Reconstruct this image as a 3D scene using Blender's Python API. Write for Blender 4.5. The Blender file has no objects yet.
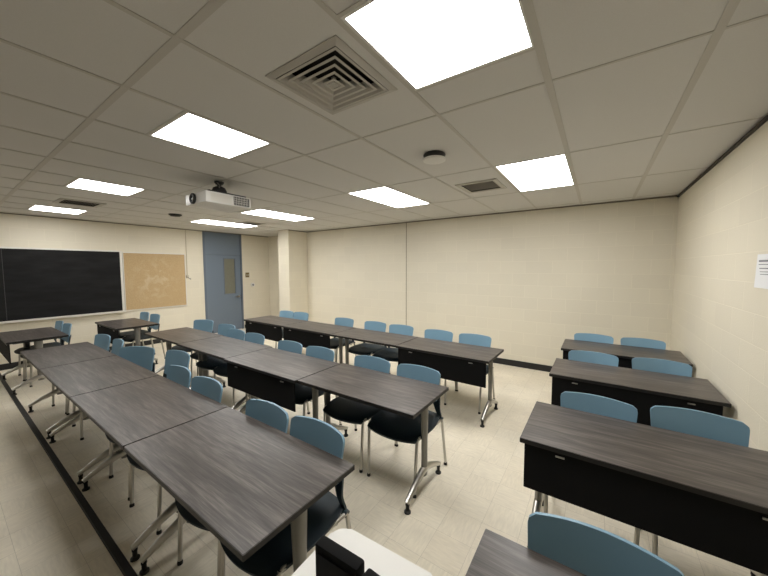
import bpy, bmesh, math, random
from mathutils import Matrix, Vector
random.seed(7)
S = bpy.context.scene
col = S.collection
PI = math.pi

# ------------------------------------------------------------------ materials
def new_mat(name):
    m = bpy.data.materials.new(name); m.use_nodes = True
    nt = m.node_tree; b = nt.nodes['Principled BSDF']
    return m, nt, b
def simple(name, rgb, rough=.5, metal=0., spec=.5, bump=0., bscale=200., var=0.):
    m, nt, b = new_mat(name)
    b.inputs['Base Color'].default_value = (*rgb, 1)
    b.inputs['Roughness'].default_value = rough
    b.inputs['Metallic'].default_value = metal
    b.inputs['Specular IOR Level'].default_value = spec
    tc = nt.nodes.new('ShaderNodeTexCoord')
    n = nt.nodes.new('ShaderNodeTexNoise'); n.inputs['Scale'].default_value = bscale
    n.inputs['Detail'].default_value = 3
    nt.links.new(tc.outputs['Object'], n.inputs['Vector'])
    if bump:
        bp = nt.nodes.new('ShaderNodeBump'); bp.inputs['Strength'].default_value = bump
        bp.inputs['Distance'].default_value = .001
        nt.links.new(n.outputs['Fac'], bp.inputs['Height']); nt.links.new(bp.outputs['Normal'], b.inputs['Normal'])
    if var:
        mx = nt.nodes.new('ShaderNodeMix'); mx.data_type = 'RGBA'
        mx.inputs[6].default_value = (*[c * (1 - var) for c in rgb], 1)
        mx.inputs[7].default_value = (*[min(1, c * (1 + var)) for c in rgb], 1)
        nt.links.new(n.outputs['Fac'], mx.inputs[0]); nt.links.new(mx.outputs[2], b.inputs['Base Color'])
    return m

def block_wall(name, axis, rgb=(.745, .695, .575)):
    m, nt, b = new_mat(name); N = nt.nodes.new; L = nt.links.new
    g = N('ShaderNodeNewGeometry'); sp = N('ShaderNodeSeparateXYZ'); cb = N('ShaderNodeCombineXYZ')
    L(g.outputs['Position'], sp.inputs[0]); L(sp.outputs[axis], cb.inputs[0]); L(sp.outputs['Z'], cb.inputs[1])
    br = N('ShaderNodeTexBrick'); L(cb.outputs[0], br.inputs['Vector'])
    br.inputs['Scale'].default_value = 1; br.inputs['Brick Width'].default_value = .4064
    br.inputs['Row Height'].default_value = .2032; br.inputs['Mortar Size'].default_value = .0045
    br.inputs['Mortar Smooth'].default_value = .6; br.offset = .5
    br.inputs['Bias'].default_value = 0
    br.inputs['Color1'].default_value = (*rgb, 1)
    br.inputs['Color2'].default_value = (*[c * .965 for c in rgb], 1)
    br.inputs['Mortar'].default_value = (*[min(1, c * 1.05) for c in rgb], 1)
    no = N('ShaderNodeTexNoise'); no.inputs['Scale'].default_value = 1.3; no.inputs['Detail'].default_value = 4
    L(g.outputs['Position'], no.inputs['Vector'])
    mr = N('ShaderNodeMapRange'); mr.inputs[3].default_value = .96; mr.inputs[4].default_value = 1.03
    L(no.outputs['Fac'], mr.inputs[0])
    mu = N('ShaderNodeVectorMath'); mu.operation = 'MULTIPLY'
    L(br.outputs['Color'], mu.inputs[0]); L(mr.outputs[0], mu.inputs[1]); L(mu.outputs[0], b.inputs['Base Color'])
    fine = N('ShaderNodeTexNoise'); fine.inputs['Scale'].default_value = 90; fine.inputs['Detail'].default_value = 5
    L(g.outputs['Position'], fine.inputs['Vector'])
    ad = N('ShaderNodeMath'); ad.operation = 'MULTIPLY_ADD'; ad.inputs[1].default_value = -1.6
    L(br.outputs['Fac'], ad.inputs[0]); L(fine.outputs['Fac'], ad.inputs[2])
    bp = N('ShaderNodeBump'); bp.inputs['Strength'].default_value = .25; bp.inputs['Distance'].default_value = .004
    L(ad.outputs[0], bp.inputs['Height']); L(bp.outputs['Normal'], b.inputs['Normal'])
    b.inputs['Roughness'].default_value = .55; b.inputs['Specular IOR Level'].default_value = .3
    return m

def floor_mat():
    m, nt, b = new_mat('vinyl_tile'); N = nt.nodes.new; L = nt.links.new
    g = N('ShaderNodeNewGeometry')
    mp = N('ShaderNodeMapping'); mp.inputs['Location'].default_value = (.59, .03, 0)
    L(g.outputs['Position'], mp.inputs['Vector'])
    br = N('ShaderNodeTexBrick'); L(mp.outputs[0], br.inputs['Vector'])
    br.offset = 0; br.inputs['Scale'].default_value = 1
    T = .2286
    br.inputs['Brick Width'].default_value = T; br.inputs['Row Height'].default_value = T
    br.inputs['Mortar Size'].default_value = .0009; br.inputs['Mortar Smooth'].default_value = .3
    br.inputs['Color1'].default_value = (.74, .67, .54, 1); br.inputs['Color2'].default_value = (.78, .715, .585, 1)
    br.inputs['Mortar'].default_value = (.46, .41, .33, 1)
    # streaks that turn a quarter from tile to tile
    fl = N('ShaderNodeVectorMath'); fl.operation = 'SCALE'; fl.inputs['Scale'].default_value = 1 / T
    L(mp.outputs[0], fl.inputs[0])
    ch = N('ShaderNodeTexChecker'); ch.inputs['Scale'].default_value = 1; L(fl.outputs[0], ch.inputs['Vector'])
    def streak(sx, sy):
        mq = N('ShaderNodeMapping'); mq.inputs['Scale'].default_value = (sx, sy, 1); L(g.outputs['Position'], mq.inputs['Vector'])
        n = N('ShaderNodeTexNoise'); n.inputs['Scale'].default_value = 1; n.inputs['Detail'].default_value = 5
        L(mq.outputs[0], n.inputs['Vector']); return n
    a, c = streak(12, 70), streak(70, 12)
    mx = N('ShaderNodeMix'); L(ch.outputs['Fac'], mx.inputs[0]); L(a.outputs['Fac'], mx.inputs[2]); L(c.outputs['Fac'], mx.inputs[3])
    mr = N('ShaderNodeMapRange'); mr.inputs[1].default_value = .3; mr.inputs[2].default_value = .7
    mr.inputs[3].default_value = .92; mr.inputs[4].default_value = 1.06; L(mx.outputs[0], mr.inputs[0])
    dirt = N('ShaderNodeTexNoise'); dirt.inputs['Scale'].default_value = 2.2; dirt.inputs['Detail'].default_value = 6
    L(g.outputs['Position'], dirt.inputs['Vector'])
    dr = N('ShaderNodeMapRange'); dr.inputs[1].default_value = .3; dr.inputs[2].default_value = .7
    dr.inputs[3].default_value = .9; dr.inputs[4].default_value = 1.05; L(dirt.outputs['Fac'], dr.inputs[0])
    m1 = N('ShaderNodeVectorMath'); m1.operation = 'MULTIPLY'; L(br.outputs['Color'], m1.inputs[0]); L(mr.outputs[0], m1.inputs[1])
    m2 = N('ShaderNodeVectorMath'); m2.operation = 'MULTIPLY'; L(m1.outputs[0], m2.inputs[0]); L(dr.outputs[0], m2.inputs[1])
    L(m2.outputs[0], b.inputs['Base Color'])
    b.inputs['Roughness'].default_value = .42; b.inputs['Specular IOR Level'].default_value = .35
    bp = N('ShaderNodeBump'); bp.inputs['Strength'].default_value = .2; bp.inputs['Distance'].default_value = .001
    bp.invert = True
    L(br.outputs['Fac'], bp.inputs['Height']); L(bp.outputs['Normal'], b.inputs['Normal'])
    return m

def wood_mat():
    m, nt, b = new_mat('grey_woodgrain_laminate'); N = nt.nodes.new; L = nt.links.new
    tc = N('ShaderNodeTexCoord'); oi = N('ShaderNodeObjectInfo')
    ad = N('ShaderNodeVectorMath'); ad.operation = 'MULTIPLY_ADD'
    ad.inputs[1].default_value = (1, 1, 1)
    sc = N('ShaderNodeVectorMath'); sc.operation = 'SCALE'; sc.inputs[0].default_value = (7, 13, 5)
    L(oi.outputs['Random'], sc.inputs['Scale'])
    L(tc.outputs['Object'], ad.inputs[0]); L(sc.outputs[0], ad.inputs[2])
    def ns(sx, sy, det, dist=0):
        mp = N('ShaderNodeMapping'); mp.inputs['Scale'].default_value = (sx, sy, 1); L(ad.outputs[0], mp.inputs['Vector'])
        n = N('ShaderNodeTexNoise'); n.inputs['Scale'].default_value = 1; n.inputs['Detail'].default_value = det
        n.inputs['Distortion'].default_value = dist
        L(mp.outputs[0], n.inputs['Vector']); return n
    a = ns(2.2, 26, 9, .9); c = ns(9, 190, 6)
    mx = N('ShaderNodeMix'); mx.inputs[0].default_value = .4
    L(a.outputs['Fac'], mx.inputs[2]); L(c.outputs['Fac'], mx.inputs[3])
    cr = N('ShaderNodeValToRGB'); e = cr.color_ramp.elements
    e[0].position = .33; e[0].color = (.028, .023, .020, 1); e[1].position = .68; e[1].color = (.155, .134, .122, 1)
    k = e.new(.5); k.color = (.070, .059, .053, 1)
    L(mx.outputs[0], cr.inputs[0]); L(cr.outputs[0], b.inputs['Base Color'])
    b.inputs['Roughness'].default_value = .38; b.inputs['Specular IOR Level'].default_value = .5
    bp = N('ShaderNodeBump'); bp.inputs['Strength'].default_value = .12; bp.inputs['Distance'].default_value = .0006
    L(c.outputs['Fac'], bp.inputs['Height']); L(bp.outputs['Normal'], b.inputs['Normal'])
    return m

def cork_mat():
    m, nt, b = new_mat('cork'); N = nt.nodes.new; L = nt.links.new
    g = N('ShaderNodeNewGeometry')
    n = N('ShaderNodeTexNoise'); n.inputs['Scale'].default_value = 60; n.inputs['Detail'].default_value = 4; L(g.outputs['Position'], n.inputs['Vector'])
    cr = N('ShaderNodeValToRGB'); e = cr.color_ramp.elements
    e[0].position = .3; e[0].color = (.42, .295, .15, 1); e[1].position = .7; e[1].color = (.53, .39, .215, 1)
    L(n.outputs['Fac'], cr.inputs[0])
    # chalky smudges around the middle of the board
    d = N('ShaderNodeVectorMath'); d.operation = 'DISTANCE'; d.inputs[1].default_value = (-8.3, 2.92, 1.48); L(g.outputs['Position'], d.inputs[0])
    f = N('ShaderNodeMapRange'); f.inputs[1].default_value = .15; f.inputs[2].default_value = .6; f.inputs[3].default_value = 1; f.inputs[4].default_value = 0
    L(d.outputs['Value'], f.inputs[0])
    w = N('ShaderNodeTexNoise'); w.inputs['Scale'].default_value = 7; w.inputs['Detail'].default_value = 8; w.inputs['Distortion'].default_value = .8; L(g.outputs['Position'], w.inputs['Vector'])
    wr = N('ShaderNodeMapRange'); wr.inputs[1].default_value = .48; wr.inputs[2].default_value = .62; L(w.outputs['Fac'], wr.inputs[0])
    mu = N('ShaderNodeMath'); mu.operation = 'MULTIPLY'; L(f.outputs[0], mu.inputs[0]); L(wr.outputs[0], mu.inputs[1])
    m5 = N('ShaderNodeMath'); m5.operation = 'MULTIPLY'; m5.inputs[1].default_value = .5; L(mu.outputs[0], m5.inputs[0])
    mx = N('ShaderNodeMix'); mx.data_type = 'RGBA'; mx.inputs[7].default_value = (.62, .52, .36, 1)
    L(m5.outputs[0], mx.inputs[0]); L(cr.outputs[0], mx.inputs[6]); L(mx.outputs[2], b.inputs['Base Color'])
    b.inputs['Roughness'].default_value = .85
    return m

def slate_mat():
    m, nt, b = new_mat('chalkboard_slate'); N = nt.nodes.new; L = nt.links.new
    g = N('ShaderNodeNewGeometry'); mp = N('ShaderNodeMapping'); mp.inputs['Scale'].default_value = (1, 1.2, 5); L(g.outputs['Position'], mp.inputs['Vector'])
    n = N('ShaderNodeTexNoise'); n.inputs['Scale'].default_value = 2; n.inputs['Detail'].default_value = 7; L(mp.outputs[0], n.inputs['Vector'])
    cr = N('ShaderNodeValToRGB'); e = cr.color_ramp.elements
    e[0].position = .35; e[0].color = (.006, .006, .0065, 1); e[1].position = .75; e[1].color = (.014, .014, .015, 1)
    L(n.outputs['Fac'], cr.inputs[0]); L(cr.outputs[0], b.inputs['Base Color']); b.inputs['Roughness'].default_value = .6
    b.inputs['Specular IOR Level'].default_value = .2
    return m

def emit_mat():
    m, nt, b = new_mat('lit_diffuser'); nt.nodes.remove(b)
    e = nt.nodes.new('ShaderNodeEmission'); e.inputs['Color'].default_value = (1.0, .985, .955, 1); e.inputs['Strength'].default_value = 13
    nt.links.new(e.outputs[0], nt.nodes['Material Output'].inputs[0]); return m

M = dict(
    wallX=block_wall('painted_block_x', 'X'), wallY=block_wall('painted_block_y', 'Y'),
    wallN=block_wall('painted_block_fill_cut', 'X', (.26, .25, .23)), floor=floor_mat(), wood=wood_mat(), cork=cork_mat(), slate=slate_mat(), emit=emit_mat(),  # near wall out of view: darkened to cut bounced light
    tile=simple('ceiling_tile', (.66, .65, .63), .9, bump=.6, bscale=260, var=.05, spec=.2),
    tee=simple('ceiling_tee', (.52, .50, .46), .5),
    gap=simple('shadow_moulding', (.035, .030, .025), .7),
    angle=simple('wall_angle', (.20, .18, .145), .6),
    black=simple('black_plastic', (.012, .012, .013), .45, bump=.2, bscale=400),
    edge=simple('black_edge_band', (.008, .007, .0065), .45),
    rubber=simple('black_rubber', (.006, .006, .006), .6),
    case=simple('black_case_plastic', (.003, .003, .0032), .7, spec=.12),
    fabric=simple('black_panel_fabric', (.0055, .0055, .006), .8, bump=.6, bscale=500, spec=.15),
    base=simple('vinyl_base', (.012, .012, .012), .5),
    race=simple('raceway_black', (.013, .012, .011), .55),
    silver=simple('silver_paint', (.21, .204, .185), .4, metal=.45, spec=.5),
    chrome=simple('brushed_chrome', (.52, .505, .47), .30, metal=1),
    blue=simple('blue_grey_plastic', (.19, .335, .45), .42, bump=.15, bscale=350),
    teal=simple('dark_teal_plastic', (.018, .038, .050), .42),
    seat=simple('dark_teal_upholstery', (.011, .022, .030), .55, bump=.5, bscale=600, spec=.35),
    alu=simple('pale_aluminium', (.72, .70, .65), .4, metal=.2),
    white=simple('white_plastic', (.75, .74, .71), .4),
    whitetop=simple('white_laminate', (.80, .79, .76), .35),
    grille=simple('dark_grille', (.05, .05, .05), .6),
    vent=simple('vent_enamel', (.46, .44, .40), .5),
    duct=simple('duct_dark', (.015, .014, .013), .8),
    door=simple('blue_grey_door', (.150, .190, .245), .45, bump=.1, bscale=80),
    dframe=simple('door_frame_paint', (.115, .145, .190), .45),
    glass=simple('wired_glass', (.19, .19, .15), .15, bump=.3, bscale=60, var=.3),
    brass=simple('brass_plate', (.22, .17, .08), .4, metal=.6),
    grey=simple('grey_metal', (.25, .24, .22), .45, metal=.5),
    paper=simple('white_paper', (.82, .83, .85), .7),
    ink=simple('grey_print', (.22, .23, .26), .8),
    lens=simple('lens_glass', (.5, .52, .55), .08, metal=.6),
    chalk=simple('chalk_stick', (.8, .8, .78), .9),
    pipe=simple('painted_conduit', (.52, .46, .34), .5),
    joint=simple('joint_sealant', (.30, .26, .18), .8),
)

# ------------------------------------------------------------------ mesh helpers
def tagit(o, label=None, cat=None, group=None, kind=None):
    if label: o['label'] = label
    if cat: o['category'] = cat
    if group: o['group'] = group
    if kind: o['kind'] = kind
    return o
def empty(name, loc=(0, 0, 0), rz=0, **k):
    o = bpy.data.objects.new(name, None); col.objects.link(o)
    o.empty_display_size = .1
    o.location = loc; o.rotation_euler = (0, 0, rz); tagit(o, **k); return o
def build(name, bm, mats, parent=None, smooth=None, **k):
    bmesh.ops.recalc_face_normals(bm, faces=bm.faces[:])
    me = bpy.data.meshes.new(name); bm.to_mesh(me); bm.free()
    if not isinstance(mats, (list, tuple)): mats = [mats]
    for m in mats: me.materials.append(m)
    if smooth is not None:
        me.polygons.foreach_set('use_smooth', [True] * len(me.polygons))
        me.set_sharp_from_angle(angle=math.radians(smooth))
    o = bpy.data.objects.new(name, me); col.objects.link(o)
    if parent: o.parent = parent
    tagit(o, **k); return o
def box(bm, x0, x1, y0, y1, z0, z1, mi=0, bev=0.):
    r = bmesh.ops.create_cube(bm, size=1)
    vs = r['verts']
    for v in vs:
        v.co = Vector(((x0 + x1) / 2 + v.co.x * (x1 - x0), (y0 + y1) / 2 + v.co.y * (y1 - y0), (z0 + z1) / 2 + v.co.z * (z1 - z0)))
    fs = {f for v in vs for f in v.link_faces}
    for f in fs: f.material_index = mi
    if bev:
        es = {e for v in vs for e in v.link_edges}
        rr = bmesh.ops.bevel(bm, geom=list(es), offset=bev, segments=2, affect='EDGES', profile=.6)
        for f in rr['faces']: f.material_index = mi
        return []
    return vs
def tube(bm, pts, r, seg=10, ry=None, cap=True, mi=0):
    """sweep an ellipse along a polyline; r may be a list"""
    pts = [Vector(p) for p in pts]; n = len(pts)
    rs = r if isinstance(r, (list, tuple)) else [r] * n
    rys = rs if ry is None else (ry if isinstance(ry, (list, tuple)) else [ry] * n)
    rings = []
    up0 = Vector((0, 0, 1))
    t0 = (pts[1] - pts[0]).normalized()
    if abs(t0.z) > .9: up0 = Vector((0, 1, 0))
    side = t0.cross(up0).normalized()
    for i, p in enumerate(pts):
        a = (pts[i] - pts[i - 1]).normalized() if i else t0
        b_ = (pts[i + 1] - pts[i]).normalized() if i < n - 1 else a
        t = (a + b_).normalized()
        side = (side - t * side.dot(t)).normalized(); up = side.cross(t)
        k = 1 / max(.5, math.cos(a.angle(b_) / 2)) if a.length and b_.length else 1
        rings.append([bm.verts.new(p + side * math.cos(2 * PI * j / seg) * rs[i] + up * math.sin(2 * PI * j / seg) * rys[i] * k) for j in range(seg)])
    for i in range(n - 1):
        for j in range(seg):
            f = bm.faces.new((rings[i][j], rings[i][(j + 1) % seg], rings[i + 1][(j + 1) % seg], rings[i + 1][j])); f.material_index = mi
    if cap:
        bm.faces.new(rings[0][::-1]).material_index = mi; bm.faces.new(rings[-1]).material_index = mi
def lathe(bm, c, prof, seg=20, mi=0):
    """prof: list of (radius, z) relative to c"""
    rings = []
    for r, z in prof:
        if r < 1e-6: rings.append([bm.verts.new((c[0], c[1], c[2] + z))])
        else: rings.append([bm.verts.new((c[0] + r * math.cos(2 * PI * j / seg), c[1] + r * math.sin(2 * PI * j / seg), c[2] + z)) for j in range(seg)])
    for a, b_ in zip(rings, rings[1:]):
        for j in range(seg):
            q = [a[j % len(a)], a[(j + 1) % len(a)], b_[(j + 1) % len(b_)], b_[j % len(b_)]]
            q = list(dict.fromkeys(q))
            if len(q) > 2: bm.faces.new(q).material_index = mi
    for rg in (rings[0], rings[-1]):
        if len(rg) > 2:
            try: bm.faces.new(rg).material_index = mi
            except ValueError: pass
def slab(bm, f_top, f_bot, nu, nv, mi=0):
    """closed sheet between two parametric surfaces over [-1,1]^2"""
    T = [[bm.verts.new(f_top(-1 + 2 * i / nu, -1 + 2 * j / nv)) for j in range(nv + 1)] for i in range(nu + 1)]
    Bq = [[bm.verts.new(f_bot(-1 + 2 * i / nu, -1 + 2 * j / nv)) for j in range(nv + 1)] for i in range(nu + 1)]
    for i in range(nu):
        for j in range(nv):
            bm.faces.new((T[i][j], T[i + 1][j], T[i + 1][j + 1], T[i][j + 1])).material_index = mi
            bm.faces.new((Bq[i][j], Bq[i][j + 1], Bq[i + 1][j + 1], Bq[i + 1][j])).material_index = mi
    per = [(i, 0) for i in range(nu)] + [(nu, j) for j in range(nv)] + [(i, nv) for i in range(nu, 0, -1)] + [(0, j) for j in range(nv, 0, -1)]
    for a, b_ in zip(per, per[1:] + per[:1]):
        bm.faces.new((T[a[0]][a[1]], Bq[a[0]][a[1]], Bq[b_[0]][b_[1]], T[b_[0]][b_[1]])).material_index = mi
def rrect(x0, x1, y0, y1, r, n=6):
    out = []
    for cx, cy, a in ((x1 - r, y1 - r, 0), (x0 + r, y1 - r, 90), (x0 + r, y0 + r, 180), (x1 - r, y0 + r, 270)):
        for k in range(n + 1):
            t = math.radians(a + 90 * k / n); out.append((cx + r * math.cos(t), cy + r * math.sin(t)))
    return out
def prism(bm, poly, z0, z1, mi=0):
    a = [bm.verts.new((x, y, z0)) for x, y in poly]; b_ = [bm.verts.new((x, y, z1)) for x, y in poly]
    bm.faces.new(a[::-1]).material_index = mi; bm.faces.new(b_).material_index = mi
    for i in range(len(a)):
        j = (i + 1) % len(a); bm.faces.new((a[i], a[j], b_[j], b_[i])).material_index = mi
def B(): return bmesh.new()
def copy_tree(o, parent=None):
    c = o.copy(); col.objects.link(c)
    if parent: c.parent = parent
    for ch in kids[o]: copy_tree(ch, c) if ch in kids else None
    return c
kids = {}
def snapshot(o):
    kids[o] = list(o.children)
    for c in o.children: snapshot(c)

# ------------------------------------------------------------------ room constants (metres)
XW, XE = -8.33, .855          # chalkboard wall, right wall
YB, YN = 5.70, -3.22          # back wall, wall behind the camera
H = 2.683
st = dict(kind='structure')

bm = B(); box(bm, XW - .1, XE + .1, YN - .1, YB + .3, -.1, 0); build('floor', bm, M['floor'], **st)

bm = B(); box(bm, XE, XE + .12, YN, YB, 0, H); build('wall_right', bm, M['wallY'], **st)
bm = B(); box(bm, -6.39, XE + .12, YB, YB + .12, 0, H); build('wall_back', bm, M['wallX'], **st)
bm = B(); box(bm, XW - .12, XE + .12, YN - .12, YN, 0, H); build('wall_near', bm, M['wallN'], **st)
bm = B()
box(bm, XW - .12, XW, YN, 3.97, 0, H); box(bm, XW - .12, XW, 5.02, 5.90, 0, H)
build('wall_left', bm, M['wallY'], **st)
bm = B(); box(bm, XW - .12, -6.80, 5.90, 6.02, 0, H); build('wall_recess', bm, M['wallX'], **st)
# concrete pier in the far corner
bm = B()
vs = box(bm, -6.80, -6.39, 5.10, 6.02, 0, H)
bmesh.ops.recalc_face_normals(bm, faces=bm.faces[:])
for f in bm.faces: f.material_index = 1 if abs(f.normal.x) > .5 else 0
build('wall_pier', bm, [M['wallX'], M['wallY']], **st)

# baseboards
def strip(name, x0, x1, y0, y1, z0, z1, mat, **k):
    bm = B(); box(bm, x0, x1, y0, y1, z0, z1); return build(name, bm, mat, **k)
strip('baseboard_back', -6.385, XE - .012, YB - .010, YB, 0, .105, M['base'], **st)
strip('baseboard_right', XE - .010, XE, YN + .01, YB, 0, .105, M['base'], **st)
bm = B(); box(bm, XW, XW + .010, YN + .01, 3.95, 0, .105); box(bm, XW, XW + .010, 5.04, 5.89, 0, .105); build('baseboard_left', bm, M['base'], **st)
bm = B(); box(bm, -6.39, -6.38, 5.09, YB - .01, 0, .105); box(bm, -6.80, -6.38, 5.09, 5.10, 0, .105); build('baseboard_pier', bm, M['base'], **st)
# wall angle and dark shadow line along the ceiling
strip('trim_1', XE - .022, XE, YN, YB - .02, H - .031, H - .013, M['gap'], **st)
strip('trim_2', -6.37, XE - .022, YB - .018, YB, H - .020, H - .006, M['angle'], **st)
strip('trim_3', XW, XW + .018, YN, 5.89, H - .020, H - .006, M['angle'], **st)
strip('trim_4', -6.39, -6.372, 5.10, YB, H - .020, H - .006, M['angle'], **st)
strip('trim_5', -3.347, -3.333, YB - .004, YB, .105, H - .02, M['joint'], **st)   # vertical control joint


# ------------------------------------------------------------------ ceiling with its grid, holes for lights and vents
G0, GP = -.243, .6135
def gx(k): return G0 + GP * k
YL = [.635 + 1.22 * k for k in range(-3, 5)]
lights = [   # x cell, y0, y1, label
    (-1, .93, 1.545, 'square lit ceiling panel nearest the camera, beside the square air diffuser'),
    (-4, .93, 1.545, 'square lit ceiling panel above the projector, between it and the square air diffuser'),
    (-8, .93, 1.545, 'square lit ceiling panel left of the projector, second from the chalkboard'),
    (-12, .93, 1.545, 'square lit ceiling panel closest to the chalkboard, beyond the left ceiling grille'),
    (-1, YL[5], YL[6], 'long lit ceiling panel nearest the right wall, beside the rectangular return grille'),
    (-4, YL[5], YL[6], 'long lit ceiling panel right of the projector, beyond the round smoke detector'),
    (-8, YL[5], YL[6], 'long lit ceiling panel directly right of the projector body, third from the right wall'),
    (-11, YL[5], YL[6], 'long lit ceiling panel in front of the blue door'),
    (-12, YL[1] + .295, YL[1] + .91, 'square ceiling panel outside the photo, above the hidden left end of the chalkboard'),  # added fill light out of view, brightens left floor and wall
]
vents = [(-1.392, -.922, .985, 1.482), (-1.40, -.935, 3.49, 3.97), (-6.49, -6.00, 1.05, 1.53), (-6.35, -5.93, 3.72, 4.15)]
holes = [(gx(k) + .012, gx(k + 1) - .012, a + .010, b_ - .010) for k, a, b_, _ in lights]
holes += [(a + .02, b_ - .02, c + .02, d - .02) for a, b_, c, d in vents]
xs = sorted({XW, XE} | {h[0] for h in holes} | {h[1] for h in holes})
ys = sorted({YN, 5.9} | {YB, 5.10} | {h[2] for h in holes} | {h[3] for h in holes})
xs = sorted(set(xs) | {-6.39, -6.80})
bm = B()
def inroom(x, y):
    if y > YB and x > -6.80: return False
    if -6.80 < x < -6.39 and y > 5.10: return False
    return True
for xa, xb in zip(xs, xs[1:]):
    for ya, yb in zip(ys, ys[1:]):
        cx, cy = (xa + xb) / 2, (ya + yb) / 2
        if not inroom(cx, cy) or any(h[0] < cx < h[1] and h[2] < cy < h[3] for h in holes): continue
        bm.faces.new([bm.verts.new(p) for p in ((xa, ya, H), (xa, yb, H), (xb, yb, H), (xb, ya, H))])
def tee(x0, x1, y0, y1, dz=0):
    """a tee strip broken where a light or a vent sits"""
    segs = [(x0, x1, y0, y1)]
    for h in vents:
        ns = []
        for s in segs:
            if s[0] < h[1] and s[1] > h[0] and s[2] < h[3] and s[3] > h[2]:
                if s[1] - s[0] > s[3] - s[2]: ns += [(s[0], h[0], s[2], s[3]), (h[1], s[1], s[2], s[3])]
                else: ns += [(s[0], s[1], s[2], h[2]), (s[0], s[1], h[3], s[3])]
            else: ns.append(s)
        segs = ns
    for s in segs:
        if s[1] > s[0] and s[3] > s[2]: box(bm, *s, H - .004 + (.0006 if s[1] - s[0] > s[3] - s[2] else 0), H - .0005, 1)
for k in range(-13, 2):
    w = .017 if k in (0, 1) else .0115
    x = gx(k)
    top = 5.89 if x < -6.82 else (5.09 if x < -6.39 else YB - .001)
    tee(x - w, x + w, YN, top)
for i, y in enumerate(YL):
    w = .017 if i == 3 else .008
    tee(XW, XE, y - w, y + w)
for k, a, b_, _ in lights[:4] + lights[8:]:
    for yy in (a, b_): tee(gx(k), gx(k + 1), yy - .008, yy + .008)
build('ceiling', bm, [M['tile'], M['tee']], **st)

def ceiling_light(k, y0, y1, label):
    x0, x1 = gx(k) + .012, gx(k + 1) - .012; y0 += .009; y1 -= .009
    cx, cy = (x0 + x1) / 2, (y0 + y1) / 2
    t = empty('ceiling_light', (cx, cy, H), label=label, cat='ceiling light', group='lit ceiling panels')
    hx, hy = (x1 - x0) / 2, (y1 - y0) / 2; w = .014
    bm = B()
    box(bm, -hx, hx, -hy, -hy + w, -.003, .06); box(bm, -hx, hx, hy - w, hy, -.003, .06)
    box(bm, -hx, -hx + w, -hy + w, hy - w, -.003, .06); box(bm, hx - w, hx, -hy + w, hy - w, -.003, .06)
    box(bm, -hx, hx, -hy, hy, .06, .066)
    build('frame', bm, M['white'], t)
    bm = B(); box(bm, -hx + w, hx - w, -hy + w, hy - w, .001, .005); build('diffuser', bm, M['emit'], t)
for a in lights: ceiling_light(*a)

# square four-way diffuser
def square_diffuser(x0, x1, y0, y1):
    t = empty('air_diffuser', ((x0 + x1) / 2, (y0 + y1) / 2, H), label='square air diffuser with nested louvres in the ceiling beside the nearest light', cat='air vent')
    h = (x1 - x0) / 2
    def ring(bm, a, za, b_, zb, th=.002):
        A = [bm.verts.new((sx * a, sy * a, za)) for sx, sy in ((-1, -1), (1, -1), (1, 1), (-1, 1))]
        C = [bm.verts.new((sx * b_, sy * b_, zb)) for sx, sy in ((-1, -1), (1, -1), (1, 1), (-1, 1))]
        A2 = [bm.verts.new(v.co + Vector((0, 0, th))) for v in A]; C2 = [bm.verts.new(v.co + Vector((0, 0, th))) for v in C]
        for i in range(4):
            j = (i + 1) % 4
            bm.faces.new((A[i], A[j], C[j], C[i])); bm.faces.new((A2[i], C2[i], C2[j], A2[j]))
            bm.faces.new((A[i], A2[i], A2[j], A[j])); bm.faces.new((C[i], C[j], C2[j], C2[i]))
    bm = B(); ring(bm, h + .004, -.004, h - .030, -.012, .003); build('frame', bm, M['vent'], t)
    for k in range(5):
        a = h - .034 - k * .040
        bm = B(); ring(bm, a, -.013, a - .014, -.013, .002); ring(bm, a - .014, -.013, a - .050, .022, .002); build('louvre', bm, M['vent'], t)
    bm = B(); box(bm, -.022, .022, -.022, .022, -.012, .0); build('centre_plate', bm, M['vent'], t)
    bm = B()
    box(bm, -h + .02, h - .02, -h + .02, h - .02, .09, .095)
    for s in (-1, 1):
        box(bm, s * (h - .02) - .003, s * (h - .02) + .003, -h + .02, h - .02, .0, .09)
        box(bm, -h + .02, h - .02, s * (h - .02) - .003, s * (h - .02) + .003, .0, .09)
    build('duct_box', bm, M['duct'], t)
square_diffuser(*vents[0])

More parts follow.
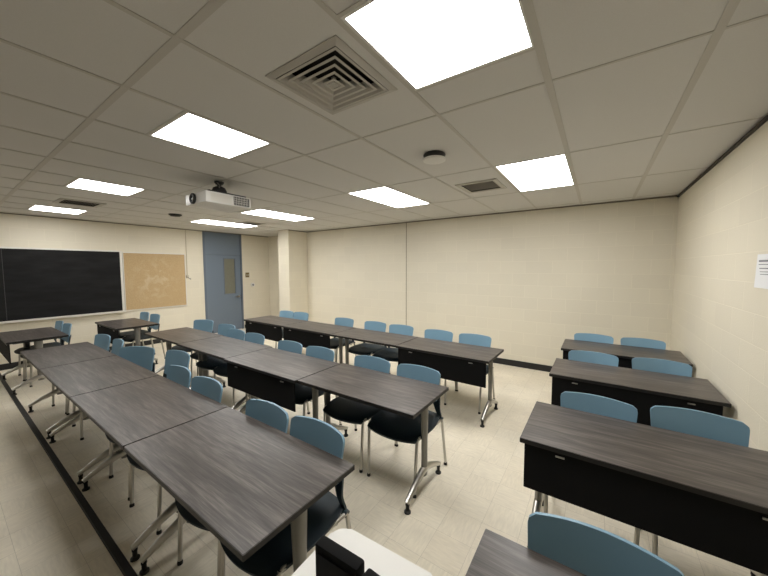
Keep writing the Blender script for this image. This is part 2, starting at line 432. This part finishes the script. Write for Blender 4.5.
def grille(v, label, along='x', pitch=.026):
    x0, x1, y0, y1 = v
    t = empty('return_grille', ((x0 + x1) / 2, (y0 + y1) / 2, H), label=label, cat='air vent', group='ceiling return grilles')
    hx, hy = (x1 - x0) / 2, (y1 - y0) / 2; w = .050
    bm = B()
    box(bm, -hx, hx, -hy, -hy + w, -.010, -.001); box(bm, -hx, hx, hy - w, hy, -.010, -.001)
    box(bm, -hx, -hx + w, -hy + w, hy - w, -.010, -.001); box(bm, hx - w, hx, -hy + w, hy - w, -.010, -.001)
    build('frame', bm, M['vent'], t)
    bm = B()
    for s in (-1, 1):
        box(bm, s * (hx - .023) - .003, s * (hx - .023) + .003, -hy + .02, hy - .02, .0, .09)
        box(bm, -hx + .02, hx - .02, s * (hy - .023) - .003, s * (hy - .023) + .003, .0, .09)
    box(bm, -hx + .02, hx - .02, -hy + .02, hy - .02, .09, .095)
    build('duct_box', bm, M['duct'], t)
    n = int((2 * hy - 2 * w) / pitch)
    for i in range(n):
        y = -hy + w + (i + .5) * (2 * hy - 2 * w) / n
        bm = B()
        a = [bm.verts.new(p) for p in ((-hx + w, y - .006, .004), (hx - w, y - .006, .004), (hx - w, y + .008, .020), (-hx + w, y + .008, .020))]
        b2 = [bm.verts.new(q.co + Vector((0, .0015, -.0015))) for q in a]
        bm.faces.new(a); bm.faces.new(b2[::-1])
        for i2 in range(4): bm.faces.new((a[i2], a[(i2 + 1) % 4], b2[(i2 + 1) % 4], b2[i2]))
        build('louvre', bm, M['vent'], t)
grille(vents[1], 'pale return air grille in the ceiling beside the panel nearest the right wall')
grille(vents[2], 'narrow-looking dark ceiling grille at left between the two panels near the chalkboard')
grille(vents[3], 'dark ceiling grille by the long panel in front of the blue door')

# ceiling detectors
def detector(x, y, r, label, name='smoke_detector', white=True):
    t = empty(name, (x, y, H), label=label, cat='detector')
    bm = B(); lathe(bm, (0, 0, 0), [(0, -.0005), (r * .9, -.0005), (r * .95, -.012), (r * .80, -.040), (0, -.040)], 28)
    build('mounting_base', bm, M['black'], t, 40)
    bm = B(); lathe(bm, (0, 0, 0), [(0, -.0405), (r * .95, -.0405), (r, -.046), (r * .95, -.056), (r * .55, -.063), (0, -.065)], 28)
    build('cover', bm, M['white' if white else 'black'], t, 40)
detector(-1.17, 2.46, .098, 'round pale smoke detector with black base on the ceiling')
t = empty('ceiling_sensor', (-6.22, 2.52, H), label='small black ceiling sensor left of the projector', cat='sensor')
bm = B(); lathe(bm, (0, 0, 0), [(0, -.0005), (.10, -.0005), (.10, -.018), (0, -.018)], 24); build('mounting_base', bm, M['black'], t, 40)
bm = B(); lathe(bm, (0, 0, 0), [(0, -.0185), (.085, -.0185), (.075, -.034), (0, -.045)], 24); build('cover', bm, M['black'], t, 40)

# ------------------------------------------------------------------ projector
t = empty('projector', (-3.50, 1.87, 2.463), label='white ceiling-mounted projector with a dark side grille', cat='projector')
bm = B(); box(bm, -.235, .205, -.25, .25, -.058, .058, 0, .010); build('body', bm, M['white'], t, 40)
g = B(); box(g, .205, .209, .045, .225, -.045, .045); grl = build('side_grille', g, M['grille'], t)
g = B()
for i in range(9): box(g, .209, .212, .052 + i * .019, .056 + i * .019, -.043, .043)
for zz in (-.022, 0, .022): box(g, .209, .212, .047, .213, zz - .002, zz + .002)
build('grille_bar', g, M['alu'], grl)
bm = B(); box(bm, .205, .207, -.20, .02, -.038, .038, 0); build('control_panel', bm, M['alu'], t)
m_ = Matrix.Translation((-.05, -.25, 0)) @ Matrix.Rotation(PI / 2, 4, 'X')
bm = B(); lathe(bm, (0, 0, 0), [(.030, 0), (.056, 0), (.056, .016), (.046, .024), (.030, .018), (.030, 0)], 28); bmesh.ops.transform(bm, matrix=m_, verts=bm.verts[:]); lr = build('lens_ring', bm, M['black'], t, 40)
bm = B(); lathe(bm, (0, 0, 0), [(0, .0), (.0295, .0), (.024, .012), (0, .016)], 24); bmesh.ops.transform(bm, matrix=m_, verts=bm.verts[:]); build('lens', bm, M['lens'], lr, 60)
bm = B(); box(bm, -.12, .16, -.19, .22, .058, .080, 0, .004); tube(bm, [(0, -.12, .074), (-.17, -.19, .074)], .008, 8); tube(bm, [(0, .12, .074), (.15, .20, .074)], .008, 8); build('mount_plate', bm, M['black'], t, 40)
bm = B(); tube(bm, [(0, 0, .079), (0, 0, .2195)], .022, 16); lathe(bm, (0, 0, .210), [(.035, -.02), (.05, .0), (.05, .0095), (0, .0095)], 20); lathe(bm, (0, 0, .1), [(0, -.018), (.07, -.015), (.078, .02), (.06, .055), (.03, .07)], 16)
build('ceiling_mount', bm, M['black'], t, 40)
bm = B(); tube(bm, [(.03, -.02, .09), (.06, -.03, .15), (.05, -.02, .17), (.02, -.035, .208)], .006, 8); build('cable', bm, M['grey'], t, 60)

# ------------------------------------------------------------------ chalkboard, cork board, door, fittings
t = empty('chalkboard', (XW, .65, 1.44), label='long black chalkboard in a pale frame on the left wall', cat='chalkboard')
y0, y1, z0, z1 = -.98 - .65, 2.275 - .65, .835 - 1.44, 2.075 - 1.44
bm = B(); box(bm, .004, .018, y0, y1, z0, z1); sl = build('writing_surface', bm, M['slate'], t)
bm = B(); box(bm, .018, .0195, .70 - .65 - .003, .70 - .65 + .003, z0, z1); build('panel_seam', bm, M['grille'], sl)
bm = B()
box(bm, 0.001, .030, y0 - .04, y1 + .04, z1, z1 + .028); box(bm, 0.001, .030, y1, y1 + .038, z0, z1); box(bm, 0.001, .030, y0 - .038, y0, z0, z1)
build('frame', bm, M['alu'], t)
bm = B(); box(bm, 0.001, .085, y0 - .04, y1 + .038, z0 - .03, z0 - .012, 0, .004); box(bm, .079, .085, y0 - .04, y1 + .038, z0 - .014, z0 + .004)
box(bm, .001, .030, y0 - .04, y1 + .038, z0 - .012, z0); build('chalk_tray', bm, M['alu'], t, 40)
bm = B(); tube(bm, [(XW + .055, 1.48, .8325), (XW + .057, 1.56, .8325)], .0055, 8)
build('chalk_stick', bm, M['chalk'], None, 60, label='small stick of chalk lying in the chalkboard tray', cat='chalk')

t = empty('cork_board', (XW, 2.92, 1.45), label='tan cork notice board with whitish smudges beside the chalkboard', cat='notice board')
bm = B(); box(bm, .003, .016, 2.335 - 2.92, 3.525 - 2.92, .83 - 1.45, 2.06 - 1.45); build('cork_panel', bm, M['cork'], t)
bm = B(); a, b_, c, d = 2.325 - 2.92, 3.54 - 2.92, .815 - 1.45, 2.075 - 1.45
box(bm, .001, .024, a, b_, c, c + .018); box(bm, .001, .024, a, b_, d - .016, d); box(bm, .001, .024, a, a + .012, c + .018, d - .016); box(bm, .001, .024, b_ - .016, b_, c + .018, d - .016)
build('frame', bm, M['alu'], t)

t = empty('wall_conduit', (XW, 3.575, 0), label='thin painted conduit from the ceiling ending in a small box beside the cork board', cat='conduit')
bm = B(); tube(bm, [(.012, 0, 1.56), (.012, 0, 2.66)], .007, 10); build('pipe', bm, M['pipe'], t, 60)
bm = B(); box(bm, .001, .035, -.025, .025, 1.49, 1.56, 0, .004); build('outlet_box', bm, M['pipe'], t, 40)
bm = B(); tube(bm, [(.035, .0, 1.51), (.06, .02, 1.48), (.06, .05, 1.46), (.05, .06, 1.49)], .006, 8); build('hook', bm, M['grey'], t, 60)

# door
d = empty('door_1', (XW, 4.495, 0), kind='structure')
hw = .5225
bm = B()
for s in (-1, 1): box(bm, -.11, .012, s * hw - (.045 if s > 0 else 0), s * hw + (.045 if s < 0 else 0), 0, H - .002)
build('door_frame', bm, M['dframe'], d)
bm = B(); box(bm, -.09, -.010, -hw + .045, hw - .045, 2.082, H - .002); build('transom_panel', bm, M['door'], d)
bm = B()
l, r, wz0, wz1 = .015, .315, 1.03, 1.98
a, b_ = -hw + .048, hw - .048
box(bm, -.055, -.010, a, l, .008, 2.077); box(bm, -.055, -.010, r, b_, .008, 2.077); box(bm, -.055, -.010, l, r, .008, wz0); box(bm, -.055, -.010, l, r, wz1, 2.077)
leaf = build('door_leaf', bm, M['door'], d)
bm = B(); box(bm, -.036, -.028, l, r, wz0, wz1); build('door_glass', bm, M['glass'], leaf)
bm = B(); w = .018
for q in ((l - w, l, wz0 - w, wz1 + w), (r, r + w, wz0 - w, wz1 + w), (l, r, wz0 - w, wz0), (l, r, wz1, wz1 + w)): box(bm, -.010, -.004, *q)
build('glass_bead', bm, M['dframe'], leaf)
bm = B(); lathe(bm, (0, 0, 0), [(0, 0), (.032, 0), (.030, .010), (.012, .014), (.011, .05), (0, .05)], 20)
bmesh.ops.transform(bm, matrix=Matrix.Translation((-.010, .41, .93)) @ Matrix.Rotation(PI / 2, 4, 'Y'), verts=bm.verts[:])
tube(bm, [(.034, .41, .93), (.036, .36, .932), (.034, .29, .925)], .010, 10); build('door_handle', bm, M['chrome'], leaf, 50)

t = empty('light_switch', (XW, 5.17, 1.53), label='dull brass double switch plate on the wall beside the blue door', cat='light switch')
bm = B(); box(bm, .0005, .008, -.057, .057, -.07, .07, 0, .002); build('plate', bm, M['brass'], t, 40)
for s in (-.022, .022):
    bm = B(); box(bm, .008, .020, s - .007, s + .007, -.016, .014, 0, .002); build('toggle', bm, M['white'], t, 40)
t = empty('thermostat', (XW, 5.33, 1.24), label='small pale round thermostat below the switch plate by the door', cat='thermostat')
bm = B(); lathe(bm, (0, 0, 0), [(0, .0), (.062, .0), (.060, .018), (.046, .024), (0, .024)], 24); bmesh.ops.rotate(bm, matrix=Matrix.Rotation(PI / 2, 3, 'Y'), verts=bm.verts[:]); build('housing', bm, M['white'], t, 40)
bm = B(); lathe(bm, (0, 0, 0), [(0, .0245), (.030, .0245), (.028, .034), (0, .035)], 20); bmesh.ops.rotate(bm, matrix=Matrix.Rotation(PI / 2, 3, 'Y'), verts=bm.verts[:]); build('dial', bm, M['ink'], t, 40)

# notice on the right wall
t = empty('wall_notice', (XE, 2.90, 1.70), label='white printed paper notice taped to the right wall', cat='notice')
bm = B(); slab(bm, lambda s, q: (-.004 - .006 * (s * s) * (1 - q) * .5, .145 * s, .107 * q), lambda s, q: (-.002 - .006 * (s * s) * (1 - q) * .5, .145 * s, .107 * q), 10, 8); sh = build('sheet', bm, M['paper'], t, 60)
bm = B()
for i, (zz, l_, h_) in enumerate(((.07, .20, .012), (.045, .17, .005), (.02, .22, .006), (-.002, .20, .004), (-.018, .22, .004))):
    box(bm, -.0052, -.0045, .115 - l_, .115, zz - h_, zz)
build('printed_lines', bm, M['ink'], sh)

# ------------------------------------------------------------------ floor raceway
bm = B()
pr = [(.522, 0), (.568, 0), (.562, .012), (.528, .012)]
a = [bm.verts.new((XW + .02, y, z + .0005)) for y, z in pr]; c = [bm.verts.new((-.35, y, z + .0005)) for y, z in pr]
bm.faces.new(a); bm.faces.new(c[::-1])
for i in range(4): bm.faces.new((a[i], a[(i + 1) % 4], c[(i + 1) % 4], c[i]))
build('floor_raceway', bm, M['race'], None, label='long black cable raceway on the floor under the left table row', cat='cable cover')

# ------------------------------------------------------------------ chair
def make_chair():
    t = empty('classroom_chair')
    def outline(s, q):
        # rounded seat outline: s across, q back (+1) to front (-1)
        sx = s * math.sqrt(1 - .5 * q * q * .55); sy = q * math.sqrt(1 - .5 * s * s * .42)
        return sx * .262, sy
    def top(s, q):
        x, sy = outline(s, q); y = -.030 + sy * .255 - (.022 * (1 - s * s) if q < 0 else 0) * (-q)
        z = .468 - .014 * (1 - s * s) * (1 - q * q) - .050 * max(0, -q - .45) ** 1.6 * .9 + .006 * q
        e = max(abs(s), abs(q)); z -= .012 * max(0, e - .86) / .14
        return (x, y, z)
    def bot(s, q):
        x, y, z = top(s, q); e = max(abs(s), abs(q)); k = .985 if e > .9 else 1
        return (x * k, y * k + (1 - k) * -.03, z - (.016 if e > .97 else .030))
    bm = B(); slab(bm, top, bot, 18, 18); build('seat', bm, M['seat'], t, 50)
    def back(off):
        def f(s, q):
            # rounded upper corners and a narrower lower edge
            w = .2105 + .008 * q
            u = s * (1 - .022 * max(0, q) ** 14)
            x = u * w
            zt = .829 + .011 * (1 - s * s) - .014 * (max(0, abs(s) - .89) / .11) ** 2.5
            zb = .590 - .045 * (1 - s * s)
            z = zb + (zt - zb) * (q + 1) / 2
            y = .150 + (z - .5) * .17 + .036 * (1 - s * s) + off
            return (x, y, z)
        return f
    bm = B(); slab(bm, back(-.007), back(.007), 20, 14); bk = build('backrest', bm, M['blue'], t, 50)
    for sx in (-1, 1):
        bm = B()
        def plate(off, sx=sx):
            def f(s, q):
                k = (q + 1) / 2; z = .435 + .235 * k
                xo = .238 - .016 * k; wd = .032 + .120 * k ** 1.7
                x = xo - wd * (1 - s) / 2
                yb = .150 + (z - .5) * .17 + .036 * (1 - (x / .215) ** 2) + .012
                ys_ = .186
                m = min(1, max(0, (k - .05) / .45)); m = m * m * (3 - 2 * m)
                return (sx * x, ys_ + (yb - ys_) * m + off, z)
            return f
        slab(bm, plate(-.0045), plate(.009), 4, 10); tube(bm, [(sx * .222, .186, .436), (sx * .248, .186, .430)], .019, 14); build('back_bracket', bm, M['teal'], t, 60)
        bm = B(); tube(bm, [(sx * .225, -.218, .438), (sx * .224, -.228, .425), (sx * .216, -.250, .018)], .0118, 12); lg = build('leg', bm, M['chrome'], t, 60)
        bm = B(); lathe(bm, (sx * .216, -.250, 0), [(0, .0005), (.015, .0005), (.015, .012), (.012, .024), (0, .024)], 14); build('glide', bm, M['rubber'], lg, 40)
        bm = B(); tube(bm, [(sx * .236, .185, .430), (sx * .238, .195, .415), (sx * .252, .248, .018)], .0118, 12); lg = build('leg', bm, M['chrome'], t, 60)
        bm = B(); lathe(bm, (sx * .252, .248, 0), [(0, .0005), (.015, .0005), (.015, .012), (.012, .024), (0, .024)], 14); build('glide', bm, M['rubber'], lg, 40)
    bm = B()
    for sx in (-1, 1): tube(bm, [(sx * .224, -.224, .430), (sx * .230, -.205, .441), (sx * .240, 0, .440), (sx * .240, .190, .432)], .0105, 10)
    tube(bm, [(-.236, .12, .415), (0, .12, .405), (.236, .12, .415)], .008, 10); tube(bm, [(-.228, -.14, .412), (.228, -.14, .412)], .008, 10)
    build('seat_frame', bm, M['chrome'], t, 60)
    return t

# ------------------------------------------------------------------ table
TL, TD, TH = 1.172, .60, .742
def make_table(panel):
    t = empty('classroom_table'); hx, hy = TL / 2 - .002, TD / 2
    bm = B(); r = box(bm, -hx, hx, -hy, hy, TH - .028, TH)
    bmesh.ops.bevel(bm, geom=[e for e in bm.edges], offset=.0022, segments=2, affect='EDGES')
    bmesh.ops.recalc_face_normals(bm, faces=bm.faces[:])
    for f in bm.faces: f.material_index = 0 if f.normal.z > .9 else 1
    build('tabletop', bm, [M['wood'], M['edge']], t)
    lx = hx - .068
    bm = B(); box(bm, -lx, lx, -.03, .03, TH - .066, TH - .0285, 0, .004); build('support_rail', bm, M['black'], t)
    for s in (-1, 1):
        bm = B(); box(bm, s * lx - .028, s * lx + .028, -.24, .24, TH - .040, TH - .0285)
        build('top_bracket', bm, M['black'], t)
        bm = B(); tube(bm, [(s * lx, 0, .135), (s * lx, 0, .40), (s * lx, 0, TH - .041)], [.0205, .021, .024], 20, [.032, .033, .045]); lg = build('leg', bm, M['silver'], t, 60)
        bm = B()
        for q in (-1, 1):
            tube(bm, [(s * lx, -q * .004, .184), (s * lx, q * .05, .176), (s * lx, q * .17, .128), (s * lx, q * .272, .076)], [.0255, .025, .022, .018], 14, [.034, .030, .022, .016])
        build('foot', bm, M['chrome'], lg, 60)
        for q in (-1, 1):
            bm = B(); lathe(bm, (s * lx, q * .258, 0), [(0, .0005), (.024, .0005), (.024, .010), (.013, .018), (.012, .050), (.015, .054), (.014, .078), (0, .078)], 16); build('glide', bm, M['rubber'], lg, 40)
    if panel:
        bm = B(); box(bm, -hx + .022, hx - .035, -hy + .024, -hy + .034, .440, TH - .034, 0, .002); mp = build('modesty_panel', bm, M['fabric'], t)
        for x in (-.38, .38):
            bm = B(); box(bm, x - .022, x + .022, -hy + .017, -hy + .0238, TH - .062, TH - .054); box(bm, x - .02, x + .02, -hy + .062, -hy + .085, TH - .033, TH - .0286); build('clip', bm, M['chrome'], mp)
    return t

proto_chair = make_chair(); snapshot(proto_chair)
proto_table = make_table(False); snapshot(proto_table)
proto_ptable = make_table(True); snapshot(proto_ptable)
used = set()
def place(proto, x, y, rz, label, cat, group):
    if proto in used: o = copy_tree(proto)
    else: o = proto; used.add(proto)
    o.location = (x, y, 0); o.rotation_euler = (0, 0, math.radians(rz)); tagit(o, label, cat, group); return o

# ---- tables: (right end x, centre y, panel, rot, label)
TG = 'dark woodgrain classroom tables'
NX, MX, QX = -.972, -.982, -.905
tables = [
    (NX, .855, 0, 0, 'dark woodgrain table nearest the camera in the left row, its corner toward the white cart'),
    (NX - 1.175, .855, 0, 0, 'second dark woodgrain table in the left row counting from the white cart'),
    (NX - 2.350, .855, 0, 0, 'third dark woodgrain table in the left row counting from the white cart'),
    (NX - 3.525, .855, 0, 0, 'farthest dark woodgrain table of the joined left row, toward the chalkboard'),
    (MX, 2.075, 0, 0, 'dark woodgrain table at the open right end of the middle row, foot in the aisle'),
    (MX - 1.175, 2.055, 1, 0, 'middle-row table with a hanging black modesty panel'),
    (MX - 2.350, 2.075, 0, 0, 'third table of the middle row, left of the one with a panel'),
    (MX - 3.525, 2.095, 0, 0, 'farthest brownish table of the joined middle row, toward the chalkboard'),
    (QX, 3.575, 1, -.9, 'panelled table at the right end of the back row along the block wall'),
    (QX - 1.175, 3.605, 0, -.9, 'back row table without a panel, dark chair seats showing beneath it'),
    (QX - 2.350, 3.635, 1, -.9, 'back row table with black panel, second from the far corner pier'),
    (QX - 3.525, 3.66, 1, -.9, 'back row table with black panel nearest the far corner pier'),
    (-6.46, 1.97, 1, 0, 'separate dark table below the cork board'),
    (-6.48, .82, 1, 0, 'separate dark table below the chalkboard at the far left'),
    (.852, .84, 0, 0, 'dark woodgrain table corner at the bottom of the right-hand column, nearest the camera'),
    (.829, 2.185, 1, 0, 'large panelled table in the right-hand column, second from the camera'),
    (.829, 3.51, 1, 0, 'panelled table in the right-hand column, third from the camera'),
    (.829, 4.61, 1, 0, 'farthest panelled table of the right-hand column, by the back wall'),
]
for xr, yc, pnl, rz, lab in tables:
    place(proto_ptable if pnl else proto_table, xr - TL / 2, yc, rz, lab, 'table', TG)

# ---- chairs: centre x, y of the back's top, rotation, label   (chair origin is .20 in front of the back's top)
CG = 'blue-backed classroom chairs'
chairs = [
    (-1.745, 1.19, 0, 'blue-backed chair at the nearest left-row table, the left one of its pair'),
    (-1.295, 1.20, -1, 'blue-backed chair at the nearest left-row table, its dark seat showing beside the white cart'),
    (-3.05, 1.21, 0, 'blue-backed chair at the second left-row table, left one of its pair'),
    (-2.54, 1.20, 2, 'blue-backed chair at the second left-row table, right one of its pair'),
    (-3.67, 1.45, 6, 'blue-backed chair pulled out into the gap between left and middle rows'),
    (-4.27, 1.28, 28, 'broad-looking blue-backed chair turned toward the camera at the third left-row table'),
    (-4.87, 1.27, -4, 'blue-backed chair at the farthest left-row table, right next to the turned broad one'),
    (-5.43, 1.26, 6, 'last blue-backed chair of the left row, nearest the chalkboard'),
    (-1.815, 2.43, 0, 'blue-backed chair at the right end table of the middle row, left of its pair'),
    (-1.300, 2.43, 0, 'rightmost blue-backed chair of the middle row, its whole dark seat in view'),
    (-3.03, 2.41, 0, 'blue-backed chair at the panelled middle-row table, left of its pair'),
    (-2.52, 2.41, 0, 'blue-backed chair at the panelled middle-row table, right of its pair'),
    (-4.27, 2.45, 0, 'blue-backed chair at the third middle-row table, left of its pair'),
    (-3.80, 2.44, 0, 'blue-backed chair at the third middle-row table, right of its pair'),
    (-4.79, 2.60, 3, 'blue-backed chair at the farthest middle-row table, right of its pair'),
    (-5.57, 2.62, 16, 'blue-backed chair at the farthest middle-row table, left of its pair in front of the door'),
    (-1.315, 4.04, 0, 'rightmost blue-backed chair along the block wall in the back row'),
    (-1.835, 4.04, 0, 'second blue-backed chair from the right along the block wall in the back row'),
    (-2.48, 4.08, 0, 'back-row chair with dark seat under the unpanelled table, right of its pair'),
    (-2.99, 4.10, 0, 'back-row chair with dark seat under the unpanelled table, left of its pair'),
    (-3.67, 4.10, 0, 'single blue-backed chair in the back row, alone between two pairs'),
    (-4.87, 4.16, 0, 'blue-backed chair near the corner pier in the back row, right of its pair'),
    (-5.29, 4.14, 0, 'blue-backed chair near the corner pier in the back row, leftmost of all in that row'),
    (-7.55, 2.42, 0, 'blue-backed chair below the cork board, left of its pair'),
    (-7.04, 2.42, 0, 'blue-backed chair below the cork board, right of its pair'),
    (-7.46, 1.185, 0, 'blue-backed chair below the chalkboard, left of its pair'),
    (-7.01, 1.20, 0, 'blue-backed chair below the chalkboard, right of its pair'),
    (.036, 1.200, 0, 'large blue chair back at the bottom edge of the photo, behind the nearest right-hand table'),
    (.025, 2.53, -3, 'left blue-backed chair at the second table of the right-hand column'),
    (.528, 2.60, 0, 'right blue-backed chair at the second table of the right-hand column, by the right wall'),
    (-.015, 3.86, 0, 'left blue-backed chair at the third table of the right-hand column'),
    (.525, 3.90, 0, 'right blue-backed chair at the third table of the right-hand column, by the right wall'),
    (-.02, 4.92, 0, 'left blue-backed chair of the farthest right-hand table, by the back wall'),
    (.485, 4.94, 0, 'right blue-backed chair of the farthest right-hand table, in the room corner'),
]
for x, yt, rz, lab in chairs:
    a = math.radians(rz); ox, oy = -math.sin(a) * .205, math.cos(a) * .205
    place(proto_chair, x - ox, yt - oy, rz, lab, 'chair', CG)

# ------------------------------------------------------------------ white cart with black cases
t = empty('equipment_cart', (-.558, .590, 0), math.radians(2.5), label='white round-cornered cart top at the bottom of the photo in the aisle', cat='cart')
bm = B(); prism(bm, rrect(-.215, .215, -.26, .26, .055, 8), .728, .75)
bmesh.ops.bevel(bm, geom=[e for e in bm.edges if abs(e.verts[0].co.z - e.verts[1].co.z) < 1e-5], offset=.005, segments=3, affect='EDGES'); build('worktop', bm, M['whitetop'], t, 40)
bm = B(); tube(bm, [(0, 0, .11), (0, 0, .728)], .028, 20); tube(bm, [(-.10, 0, .718), (.10, 0, .718)], .010, 10); build('column', bm, M['silver'], t, 60)
for k in range(4):
    a = PI / 4 + k * PI / 2
    ex, ey = .2 * math.cos(a), .22 * math.sin(a)
    bm = B(); tube(bm, [(0, 0, .12), (ex * .5, ey * .5, .105), (ex, ey, .085)], [.022, .018, .014], 12); build('leg', bm, M['silver'], t, 60)
    bm = B(); tube(bm, [(ex - .012, ey, .0305), (ex + .012, ey, .0305)], .03, 18); tube(bm, [(ex, ey, .05), (ex, ey, .083)], .008, 8); build('caster', bm, M['rubber'], t, 50)
def case(x0, x1, y, top, rz, label):
    w = (x1 - x0) / 2; h = top - .7505
    t = empty('equipment_case', ((x0 + x1) / 2, y, .7505), math.radians(rz), label=label, cat='case', group='black cases on the white cart')
    bm = B(); box(bm, -w, w, -.019, .019, 0.001, h, 0, .008); build('shell', bm, M['case'], t, 40)
    bm = B(); box(bm, -w + .012, w - .012, -.0235, -.0195, .015, h - .02, 0, .001); build('face_panel', bm, M['fabric'], t)
case(-.642, -.490, .600, .945, 2, 'left upright black case standing on the white cart')
case(-.472, -.345, .590, .945, -3, 'right upright black case standing on the white cart')

# ------------------------------------------------------------------ world, camera, colour
w = bpy.data.worlds.new('world'); w.use_nodes = True; S.world = w
w.node_tree.nodes['Background'].inputs[0].default_value = (0, 0, 0, 1)
F = Vector((-.56485895, .82258208, -.06552161)).normalized(); R = Vector((.82446474, .56590484, -.00309987)).normalized()
U = R.cross(F).normalized(); R = F.cross(U)
cam = bpy.data.cameras.new('camera'); co = bpy.data.objects.new('camera', cam); col.objects.link(co)
co.matrix_world = Matrix(((R.x, U.x, -F.x, 0), (R.y, U.y, -F.y, 0), (R.z, U.z, -F.z, 1.73), (0, 0, 0, 1)))
cam.sensor_fit = 'HORIZONTAL'; cam.sensor_width = 36; cam.lens = 311.21 / 768 * 36; cam.clip_start = .05
S.camera = co
S.view_settings.view_transform = 'Standard'; S.view_settings.look = 'None'; S.view_settings.gamma = 1; S.view_settings.use_curve_mapping = False
S.view_settings.exposure = .50
S.cycles.max_bounces = 12; S.cycles.diffuse_bounces = 6; S.cycles.use_denoising = True
S.cycles.sample_clamp_indirect = 6
